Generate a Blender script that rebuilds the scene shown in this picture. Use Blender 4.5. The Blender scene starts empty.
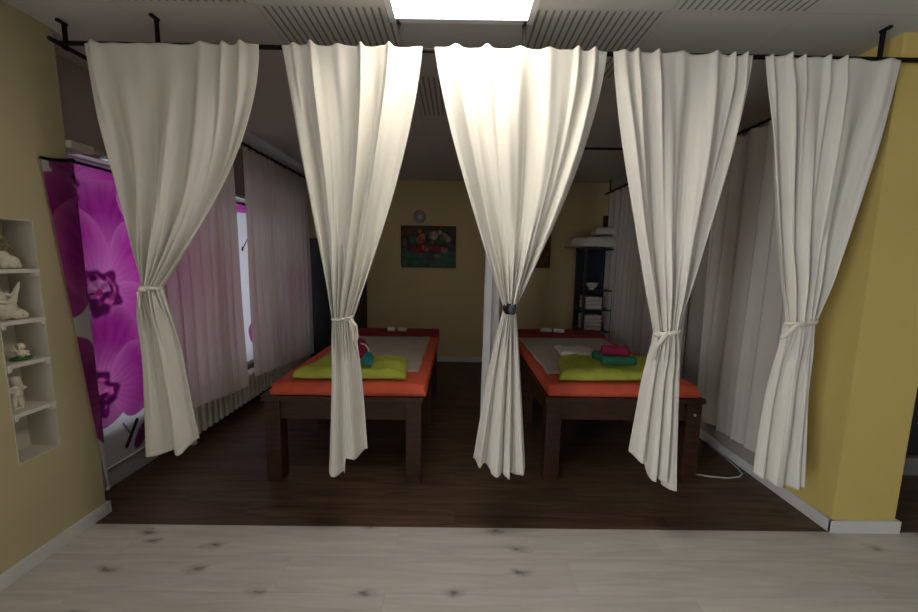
import bpy, bmesh, math, random
from mathutils import Vector, Matrix, noise
random.seed(7)
PI = math.pi
S = bpy.context.scene
COL = S.collection
R = math.radians

# ------------------------------------------------------------------ helpers
def lin(r, g, b):
    f = lambda c: (c/255/12.92) if c/255 <= .04045 else ((c/255+.055)/1.055)**2.4
    return (f(r), f(g), f(b), 1)

def smooth(bm, on=True):
    for f in bm.faces: f.smooth = on

def add_box(bm, x0, x1, y0, y1, z0, z1, bev=0.0, seg=2):
    m = Matrix.Translation(((x0+x1)/2, (y0+y1)/2, (z0+z1)/2)) @ Matrix.Diagonal((x1-x0, y1-y0, z1-z0, 1))
    g = bmesh.ops.create_cube(bm, size=1, matrix=m)
    if bev:
        es = list({e for v in g['verts'] for e in v.link_edges})
        bmesh.ops.bevel(bm, geom=es, offset=bev, segments=seg, affect='EDGES', profile=.6)

def add_cyl(bm, a, b, r, seg=14, r2=None):
    a, b = Vector(a), Vector(b); d = b-a
    q = d.to_track_quat('Z', 'Y').to_matrix().to_4x4()
    bmesh.ops.create_cone(bm, cap_ends=True, segments=seg, radius1=r, radius2=r if r2 is None else r2,
                          depth=d.length, matrix=Matrix.Translation((a+b)/2) @ q)

def add_ell(bm, c, r, rot=(0, 0, 0), seg=16):
    from mathutils import Euler
    m = Matrix.Translation(c) @ Euler(rot).to_matrix().to_4x4() @ Matrix.Diagonal((r[0], r[1], r[2], 1))
    bmesh.ops.create_uvsphere(bm, u_segments=seg, v_segments=max(8, seg*2//3), radius=1, matrix=m)

def add_tube(bm, pts, r, seg=10, closed=False):
    pts = [Vector(p) for p in pts]; n = len(pts); rings = []
    rr = r if isinstance(r, (list, tuple)) else [r]*n
    for i, p in enumerate(pts):
        if closed: t = pts[(i+1) % n]-pts[i-1]
        else: t = pts[min(i+1, n-1)]-pts[max(i-1, 0)]
        t.normalize()
        up = Vector((0, 0, 1)) if abs(t.z) < .95 else Vector((0, 1, 0))
        s = t.cross(up).normalized(); u = s.cross(t)
        rings.append([bm.verts.new(p+(s*math.cos(2*PI*k/seg)+u*math.sin(2*PI*k/seg))*rr[i]) for k in range(seg)])
    for i in range(n if closed else n-1):
        A, B = rings[i], rings[(i+1) % n]
        for k in range(seg):
            bm.faces.new((A[k], A[(k+1) % seg], B[(k+1) % seg], B[k]))
    if not closed:
        bm.faces.new(rings[0]); bm.faces.new(rings[-1][::-1])

def add_band(bm, cx, cy, cz, rx, ry, hgt, thick=.006, tilt=0, seg=36):
    """a flat strip closed into an oval loop"""
    prof = [(-thick, -hgt/2), (-thick*.2, -hgt/2), (thick*.4, -hgt/4), (thick*.6, 0), (thick*.4, hgt/4), (-thick*.2, hgt/2), (-thick, hgt/2)]
    rings = []
    for i in range(seg):
        a = 2*PI*i/seg; w = 1+.03*math.sin(7*a)
        rings.append([bm.verts.new((cx+math.cos(a)*(rx*w+p), cy+math.sin(a)*(ry*w+p), cz+q+math.cos(a)*tilt)) for p, q in prof])
    m = len(prof)
    for i in range(seg):
        A, B = rings[i], rings[(i+1) % seg]
        for k in range(m): bm.faces.new((A[k], A[(k+1) % m], B[(k+1) % m], B[k]))

def obj(name, bm, mat, parent=None, smooth_=None, kind=None):
    me = bpy.data.meshes.new(name)
    if smooth_ is not None: smooth(bm, smooth_)
    bmesh.ops.recalc_face_normals(bm, faces=bm.faces)
    if parent is not None:
        bmesh.ops.translate(bm, verts=bm.verts, vec=-world_loc(parent))
    bm.to_mesh(me); bm.free()
    o = bpy.data.objects.new(name, me); COL.objects.link(o)
    for m in (mat if isinstance(mat, (list, tuple)) else [mat]): me.materials.append(m)
    if parent is not None: o.parent = parent
    if kind: o['kind'] = kind
    return o

def world_loc(o):
    v = Vector(o.location)
    while o.parent is not None:
        o = o.parent; v = v + Vector(o.location)
    return v

def thing(name, label, cat, loc=(0, 0, 0), group=None):
    o = bpy.data.objects.new(name, None); COL.objects.link(o)
    o.location = loc; o.empty_display_size = .1
    o['label'] = label; o['category'] = cat
    if group: o['group'] = group
    return o

def tag(o, label, cat, group=None):
    o['label'] = label; o['category'] = cat
    if group: o['group'] = group
    return o

def struct(name, bm, mat, parent=None, sm=None):
    return obj(name, bm, mat, parent, sm, 'structure')

def sm(t): t = max(0, min(1, t)); return t*t*(3-2*t)

def B(*a, **k):
    bm = bmesh.new(); add_box(bm, *a, **k); return bm

# ------------------------------------------------------------------ materials
def new_mat(name):
    m = bpy.data.materials.new(name); m.use_nodes = True
    nt = m.node_tree; p = nt.nodes['Principled BSDF']
    return m, nt, p

def N(nt, kind, **ins):
    n = nt.nodes.new(kind)
    for k, v in ins.items():
        if k in n.inputs: n.inputs[k].default_value = v
        else: setattr(n, k, v)
    return n

def coords(nt, scale=(1, 1, 1), kind='Object', rot=(0, 0, 0)):
    c = nt.nodes.new('ShaderNodeTexCoord'); m = nt.nodes.new('ShaderNodeMapping')
    m.inputs['Scale'].default_value = scale; m.inputs['Rotation'].default_value = rot
    nt.links.new(c.outputs[kind], m.inputs['Vector'])
    return m.outputs['Vector']

def simple(name, col, rough=.6, var=.08, scale=12, bump=.0, metal=0, spec=.4, bscale=None, stretch=(1, 1, 1)):
    m, nt, p = new_mat(name)
    v = coords(nt, stretch)
    n = N(nt, 'ShaderNodeTexNoise', Scale=scale, Detail=5.0)
    nt.links.new(v, n.inputs['Vector'])
    r = nt.nodes.new('ShaderNodeValToRGB')
    c = col
    r.color_ramp.elements[0].position = .3; r.color_ramp.elements[1].position = .7
    r.color_ramp.elements[0].color = (c[0]*(1-var), c[1]*(1-var), c[2]*(1-var), 1)
    r.color_ramp.elements[1].color = (min(1, c[0]*(1+var)), min(1, c[1]*(1+var)), min(1, c[2]*(1+var)), 1)
    nt.links.new(n.outputs['Fac'], r.inputs['Fac']); nt.links.new(r.outputs['Color'], p.inputs['Base Color'])
    p.inputs['Roughness'].default_value = rough; p.inputs['Metallic'].default_value = metal
    p.inputs['Specular IOR Level'].default_value = spec
    if bump:
        n2 = N(nt, 'ShaderNodeTexNoise', Scale=bscale or scale*6, Detail=4.0)
        nt.links.new(v, n2.inputs['Vector'])
        b = N(nt, 'ShaderNodeBump', Strength=bump, Distance=.01)
        nt.links.new(n2.outputs['Fac'], b.inputs['Height']); nt.links.new(b.outputs['Normal'], p.inputs['Normal'])
    return m

def cloth(name, col, transl=.15, bump=.10, alpha=1.0, var=.05, weave=260):
    """woven fabric: diffuse + translucent, fine weave bump and soft vertical creases"""
    m, nt, p = new_mat(name)
    L = nt.links.new
    v = coords(nt)
    n = N(nt, 'ShaderNodeTexNoise', Scale=5.0, Detail=4.0); L(v, n.inputs['Vector'])
    r = nt.nodes.new('ShaderNodeValToRGB')
    r.color_ramp.elements[0].color = tuple(x*(1-var) for x in col[:3])+(1,)
    r.color_ramp.elements[1].color = tuple(min(1, x*(1+var)) for x in col[:3])+(1,)
    L(n.outputs['Fac'], r.inputs['Fac'])
    v2 = coords(nt, (1, 1, .25))
    n2 = N(nt, 'ShaderNodeTexNoise', Scale=22.0, Detail=5.0); L(v2, n2.inputs['Vector'])
    n3 = N(nt, 'ShaderNodeTexNoise', Scale=float(weave), Detail=2.0); L(v, n3.inputs['Vector'])
    ad = N(nt, 'ShaderNodeMath', operation='MULTIPLY_ADD'); L(n3.outputs['Fac'], ad.inputs[0]); ad.inputs[1].default_value = .15
    L(n2.outputs['Fac'], ad.inputs[2])
    b = N(nt, 'ShaderNodeBump', Strength=bump, Distance=.012); L(ad.outputs[0], b.inputs['Height'])
    p.inputs['Roughness'].default_value = .92; p.inputs['Specular IOR Level'].default_value = .15
    p.inputs['Sheen Weight'].default_value = .1
    L(r.outputs['Color'], p.inputs['Base Color']); L(b.outputs['Normal'], p.inputs['Normal'])
    t = nt.nodes.new('ShaderNodeBsdfTranslucent'); L(r.outputs['Color'], t.inputs['Color'])
    mx = N(nt, 'ShaderNodeMixShader'); mx.inputs[0].default_value = transl
    L(p.outputs[0], mx.inputs[1]); L(t.outputs[0], mx.inputs[2])
    out = nt.nodes['Material Output']
    if alpha < 1:
        tr = nt.nodes.new('ShaderNodeBsdfTransparent'); m2 = N(nt, 'ShaderNodeMixShader'); m2.inputs[0].default_value = alpha
        L(tr.outputs[0], m2.inputs[1]); L(mx.outputs[0], m2.inputs[2]); L(m2.outputs[0], out.inputs['Surface'])
    else: L(mx.outputs[0], out.inputs['Surface'])
    return m

def planks(name, c1, c2, dark, plank=(1.35, .19), rough=.45, knots=True, grain=.5, off=(0, 0)):
    m, nt, p = new_mat(name); L = nt.links.new
    c = nt.nodes.new('ShaderNodeTexCoord'); mp = nt.nodes.new('ShaderNodeMapping')
    mp.inputs['Location'].default_value = (off[0], off[1], 0)
    L(c.outputs['Object'], mp.inputs['Vector']); v = mp.outputs['Vector']
    br = N(nt, 'ShaderNodeTexBrick', Scale=1.0)
    br.inputs['Brick Width'].default_value = plank[0]; br.inputs['Row Height'].default_value = plank[1]
    br.inputs['Mortar Size'].default_value = .0007; br.inputs['Mortar Smooth'].default_value = .3
    br.inputs['Color1'].default_value = (0, 0, 0, 1); br.inputs['Color2'].default_value = (1, 1, 1, 1)
    br.inputs['Mortar'].default_value = (.5, .5, .5, 1); br.offset = .37
    L(v, br.inputs['Vector'])
    # grain: noise stretched along the plank, shifted per plank
    sep = nt.nodes.new('ShaderNodeMapping'); sep.inputs['Scale'].default_value = (1.4, 16, 1)
    L(v, sep.inputs['Vector'])
    addv = N(nt, 'ShaderNodeVectorMath', operation='MULTIPLY_ADD'); L(br.outputs['Color'], addv.inputs[0])
    addv.inputs[1].default_value = (7, 3, 5); L(sep.outputs['Vector'], addv.inputs[2])
    g = N(nt, 'ShaderNodeTexNoise', Scale=1.6, Detail=7.0, Roughness=.62, Distortion=.6); L(addv.outputs[0], g.inputs['Vector'])
    ramp = nt.nodes.new('ShaderNodeValToRGB')
    ramp.color_ramp.elements[0].position = .3; ramp.color_ramp.elements[0].color = c1
    ramp.color_ramp.elements[1].position = .72; ramp.color_ramp.elements[1].color = c2
    L(g.outputs['Fac'], ramp.inputs['Fac'])
    mixp = N(nt, 'ShaderNodeMix', data_type='RGBA', blend_type='MULTIPLY'); mixp.inputs['Factor'].default_value = 1
    pr = nt.nodes.new('ShaderNodeValToRGB')
    pr.color_ramp.elements[0].color = (.86, .86, .88, 1); pr.color_ramp.elements[1].color = (1.0, 1.0, 1.0, 1)
    L(br.outputs['Color'], pr.inputs['Fac'])
    L(ramp.outputs['Color'], mixp.inputs[6]); L(pr.outputs['Color'], mixp.inputs[7])
    last = mixp.outputs[2]
    if knots:
        km = nt.nodes.new('ShaderNodeMapping'); km.inputs['Scale'].default_value = (2.6, 6.2, 1); L(v, km.inputs['Vector'])
        dn = N(nt, 'ShaderNodeTexNoise', Scale=4.0, Detail=3.0); L(km.outputs['Vector'], dn.inputs['Vector'])
        av = N(nt, 'ShaderNodeVectorMath', operation='MULTIPLY_ADD'); L(dn.outputs['Color'], av.inputs[0])
        av.inputs[1].default_value = (.42, .42, 0); L(km.outputs['Vector'], av.inputs[2])
        vo = N(nt, 'ShaderNodeTexVoronoi', Scale=1.0, Randomness=1.0); vo.voronoi_dimensions = '2D'
        L(av.outputs[0], vo.inputs['Vector'])
        kr = nt.nodes.new('ShaderNodeValToRGB')
        kr.color_ramp.elements[0].position = .02; kr.color_ramp.elements[0].color = (1, 1, 1, 1)
        kr.color_ramp.elements[1].position = .19; kr.color_ramp.elements[1].color = (0, 0, 0, 1)
        e = kr.color_ramp.elements.new(.07); e.color = (.45, .45, .45, 1)
        L(vo.outputs['Distance'], kr.inputs['Fac'])
        # only some cells carry a knot
        sel = N(nt, 'ShaderNodeMath', operation='GREATER_THAN'); sel.inputs[1].default_value = .52
        sc = nt.nodes.new('ShaderNodeSeparateColor'); L(vo.outputs['Color'], sc.inputs['Color']); L(sc.outputs[0], sel.inputs[0])
        mu = N(nt, 'ShaderNodeMath', operation='MULTIPLY'); L(kr.outputs['Color'], mu.inputs[0]); L(sel.outputs[0], mu.inputs[1])
        mu2 = N(nt, 'ShaderNodeMath', operation='MULTIPLY'); L(mu.outputs[0], mu2.inputs[0]); mu2.inputs[1].default_value = .75
        mk = N(nt, 'ShaderNodeMix', data_type='RGBA', blend_type='MIX'); L(mu2.outputs[0], mk.inputs['Factor'])
        L(last, mk.inputs[6]); mk.inputs[7].default_value = dark; last = mk.outputs[2]
    mm = N(nt, 'ShaderNodeMix', data_type='RGBA', blend_type='MIX'); L(br.outputs['Fac'], mm.inputs['Factor'])
    L(last, mm.inputs[6]); mm.inputs[7].default_value = tuple(x*.15+y*.75 for x, y in zip(dark[:3], c1[:3]))+(1,)
    L(mm.outputs[2], p.inputs['Base Color'])
    b = N(nt, 'ShaderNodeBump', Strength=.12*grain, Distance=.004); L(g.outputs['Fac'], b.inputs['Height'])
    L(b.outputs['Normal'], p.inputs['Normal'])
    p.inputs['Roughness'].default_value = rough; p.inputs['Specular IOR Level'].default_value = .35
    return m

def ceiling_mat():
    """white acoustic tiles 0.6 m square, every other tile cut with parallel slots, directions alternating"""
    m, nt, p = new_mat('ceiling_tiles'); L = nt.links.new
    c = nt.nodes.new('ShaderNodeTexCoord'); mp = nt.nodes.new('ShaderNodeMapping')
    mp.inputs['Location'].default_value = (.3, -1.73, 0); L(c.outputs['Object'], mp.inputs['Vector'])
    sc = N(nt, 'ShaderNodeVectorMath', operation='SCALE'); sc.inputs['Scale'].default_value = 1/.6
    L(mp.outputs['Vector'], sc.inputs[0])
    fl = N(nt, 'ShaderNodeVectorMath', operation='FLOOR'); L(sc.outputs[0], fl.inputs[0])
    fr = N(nt, 'ShaderNodeVectorMath', operation='FRACTION'); L(sc.outputs[0], fr.inputs[0])
    sf = nt.nodes.new('ShaderNodeSeparateXYZ'); L(fl.outputs[0], sf.inputs[0])
    sr = nt.nodes.new('ShaderNodeSeparateXYZ'); L(fr.outputs[0], sr.inputs[0])
    def M(op, a, b=None, c2=None):
        n = N(nt, 'ShaderNodeMath', operation=op)
        for i, x in enumerate((a, b, c2)):
            if x is None: continue
            if isinstance(x, (int, float)): n.inputs[i].default_value = x
            else: L(x, n.inputs[i])
        return n.outputs[0]
    par = M('FLOORED_MODULO', M('ADD', sf.outputs[0], sf.outputs[1]), 2)      # 1 where flat next to the light
    nearrow = M('MULTIPLY', M('LESS_THAN', sf.outputs[1], .5), M('LESS_THAN', M('ABSOLUTE', sf.outputs[0]), 2.5)); midcol = M('MULTIPLY', M('LESS_THAN', sf.outputs[1], 1.5), M('LESS_THAN', M('ABSOLUTE', sf.outputs[0]), .5))
    grooved = M('MULTIPLY', par, M('MAXIMUM', nearrow, midcol))
    rowodd = M('FLOORED_MODULO', sf.outputs[1], 2)                             # slot direction by row
    coord = M('ADD', M('MULTIPLY', sr.outputs[0], M('SUBTRACT', 1, rowodd)), M('MULTIPLY', sr.outputs[0], rowodd))
    slot = M('LESS_THAN', M('FRACT', M('MULTIPLY', coord, 18)), .34)
    inside = M('MULTIPLY', M('MULTIPLY', M('GREATER_THAN', sr.outputs[0], .015), M('LESS_THAN', sr.outputs[0], .985)),
               M('MULTIPLY', M('GREATER_THAN', sr.outputs[1], .015), M('LESS_THAN', sr.outputs[1], .985)))
    s = M('MULTIPLY', M('MULTIPLY', slot, inside), grooved)
    # hairline joints between tiles
    j = M('MAXIMUM', M('LESS_THAN', sr.outputs[0], .006), M('LESS_THAN', sr.outputs[1], .006))
    s2 = M('MAXIMUM', s, M('MULTIPLY', j, .35))
    mx = N(nt, 'ShaderNodeMix', data_type='RGBA'); L(s2, mx.inputs['Factor'])
    mx.inputs[6].default_value = (.55, .54, .50, 1); mx.inputs[7].default_value = (.23, .225, .205, 1)
    L(mx.outputs[2], p.inputs['Base Color'])
    inv = M('SUBTRACT', 1, s2)
    b = N(nt, 'ShaderNodeBump', Strength=.5, Distance=.006); L(inv, b.inputs['Height']); L(b.outputs['Normal'], p.inputs['Normal'])
    p.inputs['Roughness'].default_value = .85
    return m

def painted(name, transl=0.0, rough=.6):
    """printed surface: colour comes from the mesh's 'print' attribute"""
    m, nt, p = new_mat(name); L = nt.links.new
    a = nt.nodes.new('ShaderNodeAttribute'); a.attribute_name = 'print'
    L(a.outputs['Color'], p.inputs['Base Color']); p.inputs['Roughness'].default_value = rough
    p.inputs['Specular IOR Level'].default_value = .25
    if transl:
        t = nt.nodes.new('ShaderNodeBsdfTranslucent'); L(a.outputs['Color'], t.inputs['Color'])
        mx = N(nt, 'ShaderNodeMixShader'); mx.inputs[0].default_value = transl
        L(p.outputs[0], mx.inputs[1]); L(t.outputs[0], mx.inputs[2])
        L(mx.outputs[0], nt.nodes['Material Output'].inputs['Surface'])
    return m

M_wall = simple('yellow_wall_paint', (.52, .45, .265, 1), .85, .03, 3, .08, bscale=180)
M_wallback = simple('ochre_wall_paint', (.62, .50, .28, 1), .85, .03, 3, .08, bscale=180)
M_pillar = simple('bright_yellow_paint', (.64, .50, .155, 1), .8, .03, 3, .08, bscale=180)
M_mauve = simple('taupe_wall_paint', (.42, .37, .33, 1), .85, .04, 3, .05)
M_skirt = simple('white_skirting_paint', (.66, .66, .64, 1), .5, .03, 8)
M_greyskirt = simple('grey_skirting_paint', (.30, .31, .31, 1), .6, .05, 8)
M_floor = planks('pale_oak_planks', (.50, .47, .43, 1), (.66, .63, .585, 1), (.085, .07, .055, 1), (1.35, .2), .5, off=(.3, .16))
M_dark = planks('dark_walnut_planks', (.048, .029, .019, 1), (.165, .098, .062, 1), (.012, .008, .006, 1), (1.2, .17), .42, knots=False)
M_ceil = ceiling_mat()
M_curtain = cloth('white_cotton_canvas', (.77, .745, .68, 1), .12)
M_curtain_hem = cloth('white_cotton_band', (.76, .72, .63, 1), .05)
M_sheer = cloth('sheer_beige_voile', (.66, .58, .50, 1), .62, .12, .94)
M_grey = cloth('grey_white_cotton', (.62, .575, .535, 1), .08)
M_bluewhite = cloth('cool_white_cotton', (.72, .72, .74, 1), .1)
M_black = simple('black_iron', (.010, .009, .009, 1), .75, .1, 20, spec=.2)
M_wood = simple('dark_stained_wood', (.052, .021, .013, 1), .42, .35, 9, .1, stretch=(1, 1, 6), bscale=40)
M_orange = simple('orange_red_cotton', (.66, .105, .055, 1), .85, .06, 14, .25, bscale=120)
M_crimson = simple('crimson_cotton', (.22, .02, .025, 1), .85, .08, 14, .2, bscale=120)
M_sheetm = simple('beige_towelling', (.50, .43, .37, 1), .95, .05, 10, .5, bscale=240)
M_lime = simple('lime_green_towelling', (.46, .52, .075, 1), .95, .07, 14, .6, bscale=230)
M_white = simple('white_towelling', (.72, .68, .64, 1), .95, .04, 16, .5, bscale=240)
M_magenta = simple('magenta_towelling', (.26, .012, .055, 1), .95, .08, 16, .5, bscale=240)
M_teal = simple('teal_towelling', (.03, .23, .235, 1), .95, .08, 16, .5, bscale=240)
M_green = simple('dark_green_towelling', (.02, .13, .07, 1), .95, .08, 16, .5, bscale=240)
M_frame = simple('white_window_frame', (.75, .76, .78, 1), .4, .02, 6)
M_niche = simple('warm_white_niche_paint', (.60, .56, .47, 1), .7, .04, 6)
M_shelfw = simple('white_shelf_board', (.72, .68, .62, 1), .45, .03, 8)
M_porc = simple('cream_porcelain', (.78, .71, .58, 1), .35, .06, 30)
M_olive = simple('aged_bronze_glaze', (.22, .18, .10, 1), .5, .25, 40)
M_mossy = simple('green_glaze', (.05, .13, .05, 1), .5, .2, 30)
M_rad = simple('cream_radiator_enamel', (.70, .66, .56, 1), .45, .04, 8)
M_cab = simple('blue_grey_metal', (.055, .065, .085, 1), .4, .1, 10, metal=.3)
M_navy = simple('dark_navy_laminate', (.016, .016, .022, 1), .5, .12, 10)
M_brown = simple('dark_brown_wood', (.06, .035, .02, 1), .5, .2, 20)
M_plinth = simple('grey_plinth', (.22, .22, .215, 1), .6, .05, 8)
M_cord = simple('pale_cable_rubber', (.55, .53, .5, 1), .6, .03, 20)
M_steel = simple('bright_steel', (.75, .75, .75, 1), .3, .03, 20, metal=.9)
M_strip = simple('white_trim_plastic', (.70, .70, .73, 1), .4, .03, 10)
M_print = painted('orchid_print', .55, .7)
M_canvas = painted('painted_canvas', 0, .6)

def emit(name, col, s):
    m, nt, p = new_mat(name)
    p.inputs['Base Color'].default_value = (.9, .9, .9, 1)
    p.inputs['Emission Color'].default_value = col; p.inputs['Emission Strength'].default_value = s
    return m
M_lamp = emit('lamp_diffuser', (1.0, .92, .79, 1), 9.5)

def glass_mat():
    m, nt, p = new_mat('window_glass'); L = nt.links.new
    tr = nt.nodes.new('ShaderNodeBsdfTransparent'); gl = nt.nodes.new('ShaderNodeBsdfGlossy'); gl.inputs['Roughness'].default_value = .03
    mx = N(nt, 'ShaderNodeMixShader'); mx.inputs[0].default_value = .06
    L(tr.outputs[0], mx.inputs[1]); L(gl.outputs[0], mx.inputs[2]); L(mx.outputs[0], nt.nodes['Material Output'].inputs['Surface'])
    return m
M_glass = glass_mat()

# ------------------------------------------------------------------ the setting
ZC = 2.54
YF = 5.19
YB = -2.6
XL = -1.98
struct('floor', B(-2.2, 4.6, YB, 1.845, -.08, 0), M_floor)
struct('floor.001', B(-2.3, 4.6, 1.845, YF+.1, -.08, -.0005), M_dark)
struct('ceiling', B(-2.35, 4.7, YB-.1, YF+.12, ZC, ZC+.12), M_ceil)

# left wall with the display niche cut into it
NY0, NY1, NZ0, NZ1, ND = 1.565, 1.742, .506, 1.610, .15
bm = bmesh.new()
XO = -2.2
GY0, GY1, GZ0, GZ1 = -2.1, -.7, .12, 2.2
add_box(bm, XO, XL, YB, GY0, 0, ZC); add_box(bm, XO, XL, GY1, NY0, 0, ZC)
add_box(bm, XO, XL, GY0, GY1, 0, GZ0); add_box(bm, XO, XL, GY0, GY1, GZ1, ZC)
add_box(bm, XO, XL, NY1, 1.928, 0, ZC)
add_box(bm, XO, XL, NY0, NY1, 0, NZ0)
add_box(bm, XO, XL, NY0, NY1, NZ1, ZC)
add_box(bm, XO, XL-ND, NY0, NY1, NZ0, NZ1)
struct('wall_left', bm, M_wall)
# lining of the niche and its shelves
bm = bmesh.new()
xb = XL-ND
add_box(bm, xb, xb+.004, NY0, NY1, NZ0, NZ1)
add_box(bm, xb, XL+.001, NY0, NY0+.004, NZ0, NZ1)
add_box(bm, xb, XL+.001, NY1-.004, NY1, NZ0, NZ1)
add_box(bm, xb, XL+.001, NY0, NY1, NZ0, NZ0+.004)
add_box(bm, xb, XL+.001, NY0, NY1, NZ1-.004, NZ1)
niche = struct('trim_1', bm, M_niche)
SHELF = [1.388, 1.158, .965, .738]
for z in SHELF:
    bm = bmesh.new()
    add_box(bm, xb+.004, XL+.006, NY0+.005, NY1-.001, z-.018, z, .002)
    add_box(bm, XL-.02, XL+.004, NY1-.02, NY1-.003, z-.034, z-.018, .001)
    add_box(bm, XL-.02, XL+.004, NY0+.006, NY0+.02, z-.034, z-.018, .001)
    struct('shelf', bm, M_shelfw, niche)

# window wall
WX = -2.2
WY0, WY1, WZ0, WZ1 = 2.055, 4.62, .38, 2.035
bm = bmesh.new()
add_box(bm, WX-.25, WX, 1.928, WY0, 0, ZC)
add_box(bm, WX-.25, WX, WY1, YF+.1, 0, ZC)
add_box(bm, WX-.25, WX, WY0, WY1, 0, WZ0)
add_box(bm, WX-.25, WX, WY0, WY1, WZ1, ZC)
struct('wall_left.001', bm, M_mauve)
bm = bmesh.new()
fx0, fx1 = WX-.16, WX-.09
add_box(bm, fx0, fx1, WY0, WY1, WZ0, WZ0+.06, .004); add_box(bm, fx0, fx1, WY0, WY1, WZ1-.03, WZ1, .004)
for y in (WY0, 2.98, 3.97, WY1-.06):
    add_box(bm, fx0, fx1, y, y+.06, WZ0, WZ1, .004)
win = struct('window_1', bm, M_frame)
struct('pane', B(WX-.13, WX-.124, WY0+.02, WY1-.02, WZ0+.02, WZ1-.02), M_glass, win)
struct('sill', B(WX-.09, WX+.028, WY0-.02, WY1+.02, WZ0-.03, WZ0, .004), M_frame, win)
# ledge over the printed panels
struct('trim_2', B(WX, -1.955, 1.931, 2.05, 1.99, 2.03, .004), M_niche)
struct('trim_3', B(WX, WX+.03, 1.93, 4.7, 2.062, 2.085, .004), M_mauve)

# far wall, partition wall (the yellow pillar end), outer walls of the front room
struct('wall_back', B(-2.3, 4.6, YF, YF+.1, 0, ZC), M_wallback)
struct('wall_right', B(2.07, 2.417, 1.85, 2.30, 0, ZC), M_pillar)
struct('wall_partition', B(2.07, 2.417, 2.30, YF, 0, ZC), M_mauve)
struct('wall_right.001', B(4.5, 4.6, YB, YF, 0, ZC), M_skirt)
# wall behind the photographer; daylight enters the front room by a tall window in the left wall
struct('wall_front', B(-2.2, 4.6, YB-.1, YB, 0, ZC), M_skirt)
bm = bmesh.new()
for a in ((GY0, GY1, GZ0, GZ0+.06), (GY0, GY1, GZ1-.06, GZ1), (GY0, GY0+.06, GZ0, GZ1), (GY1-.06, GY1, GZ0, GZ1), ((GY0+GY1)/2-.03, (GY0+GY1)/2+.03, GZ0, GZ1)):
    add_box(bm, XO+.04, XO+.10, a[0], a[1], a[2], a[3])
win2 = struct('window_2', bm, M_frame)
struct('pane', B(XO+.068, XO+.074, GY0+.02, GY1-.02, GZ0+.02, GZ1-.02), M_glass, win2)

# skirtings
SK = .068
struct('baseboard_left', B(XL, XL+.016, YB, 1.942, 0, SK, .003), M_skirt)
struct('baseboard_left.001', B(XL-.12, XL+.016, 1.928, 1.945, 0, SK, .003), M_skirt)
struct('baseboard_window', B(WX, WX+.022, 1.95, YF, 0, .12, .003), M_greyskirt)
struct('baseboard_back', B(WX+.02, 2.06, YF-.016, YF, 0, .075, .003), M_skirt)
struct('baseboard_right', B(2.052, 2.07, 1.834, YF-.016, 0, .072, .003), M_skirt)
struct('baseboard_pillar', B(2.052, 2.435, 1.832, 1.85, 0, .072, .003), M_skirt)
struct('baseboard_pillar.001', B(2.417, 2.435, 1.85, YF-.02, 0, .072, .003), M_skirt)

# ceiling light: recessed square panel
t = thing('ceiling_light', 'square glowing white ceiling panel in front of the curtains', 'ceiling light', (0, 1.49, ZC))
LY0, LY1, LX = 1.195, 1.79, .297
bm = bmesh.new()
for a in ((-LX-.03, LX+.03, LY1, LY1+.03), (-LX-.03, LX+.03, LY0-.03, LY0), (-LX-.03, -LX, LY0, LY1), (LX, LX+.03, LY0, LY1)):
    add_box(bm, a[0], a[1], a[2], a[3], ZC-.012, ZC-.0005, .002)
obj('frame', bm, M_strip, t)
obj('diffuser', B(-LX, LX, LY0, LY1, ZC-.007, ZC-.001), M_lamp, t)

# ------------------------------------------------------------------ printed orchid panels
def mixc(a, b, t):
    t = max(0, min(1, t)); return tuple(a[i]*(1-t)+b[i]*t for i in range(3))
WHITE = (.72, .72, .76)
BRIGHT = (.50, .035, .37); RIM = (.74, .25, .60); DEEP = (.16, .006, .12); DARK = (.055, .006, .05); PINK = (.62, .10, .36)
# petal: centre, radii, tilt, flower heart, tone, order = painting order
PET = [
    ((2.30, 1.90), (.36, .24), -10, (2.05, 1.84), 0.0), ((1.95, 1.93), (.14, .12), 0, (2.05, 1.84), .6),
    ((2.35, 1.66), (.34, .26), 0, (2.25, 1.4), .35), ((2.14, .66), (.2, .26), 0, (2.15, .5), .85), ((2.20, 1.24), (.18, .13), 0, (2.15, 1.3), .7),
    ((1.84, 1.5), (.2, .36), 0, (2.05, 1.4), .45), ((1.88, .74), (.10, .30), 0, (2.05, .7), .5),
    ((2.57, 1.80), (.2, .24), 15, (2.4, 1.7), .2),
    ((2.50, 1.36), (.25, .36), -12, (2.20, 1.26), 0.0), ((2.03, 1.48), (.25, .285), 14, (2.21, 1.26), .12),
    ((2.38, 1.13), (.16, .17), -30, (2.21, 1.25), .1),
    ((2.23, .94), (.235, .205), 0, (2.12, .64), .5), ((1.98, .73), (.15, .20), 18, (2.12, .64), .75),
    ((2.39, .66), (.19, .255), -14, (2.12, .64), .55), ((2.03, .53), (.12, .15), -30, (2.12, .64), .7),
    ((2.40, .26), (.045, .11), -40, (2.45, .45), .8),
    # behind the sheer curtains
    ((3.02, 1.30), (.24, .26), 10, (3.1, 1.1), .1), ((3.32, 1.30), (.2, .22), -14, (3.12, 1.1), .2), ((3.12, .86), (.23, .18), 5, (3.08, .95), .3),
    ((3.62, 1.99), (.34, .10), 0, (3.6, 2.1), .2), ((3.91, .68), (.2, .15), 0, (4.1, .6), .45), ((4.2, 1.2), (.22, .22), 15, (4.2, .95), .3),
]
LIPS = [((2.04, 1.83), .11), ((2.195, 1.235), .15), ((2.11, .62), .15), ((3.1, 1.07), .08), ((4.2, .95), .09)]
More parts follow.
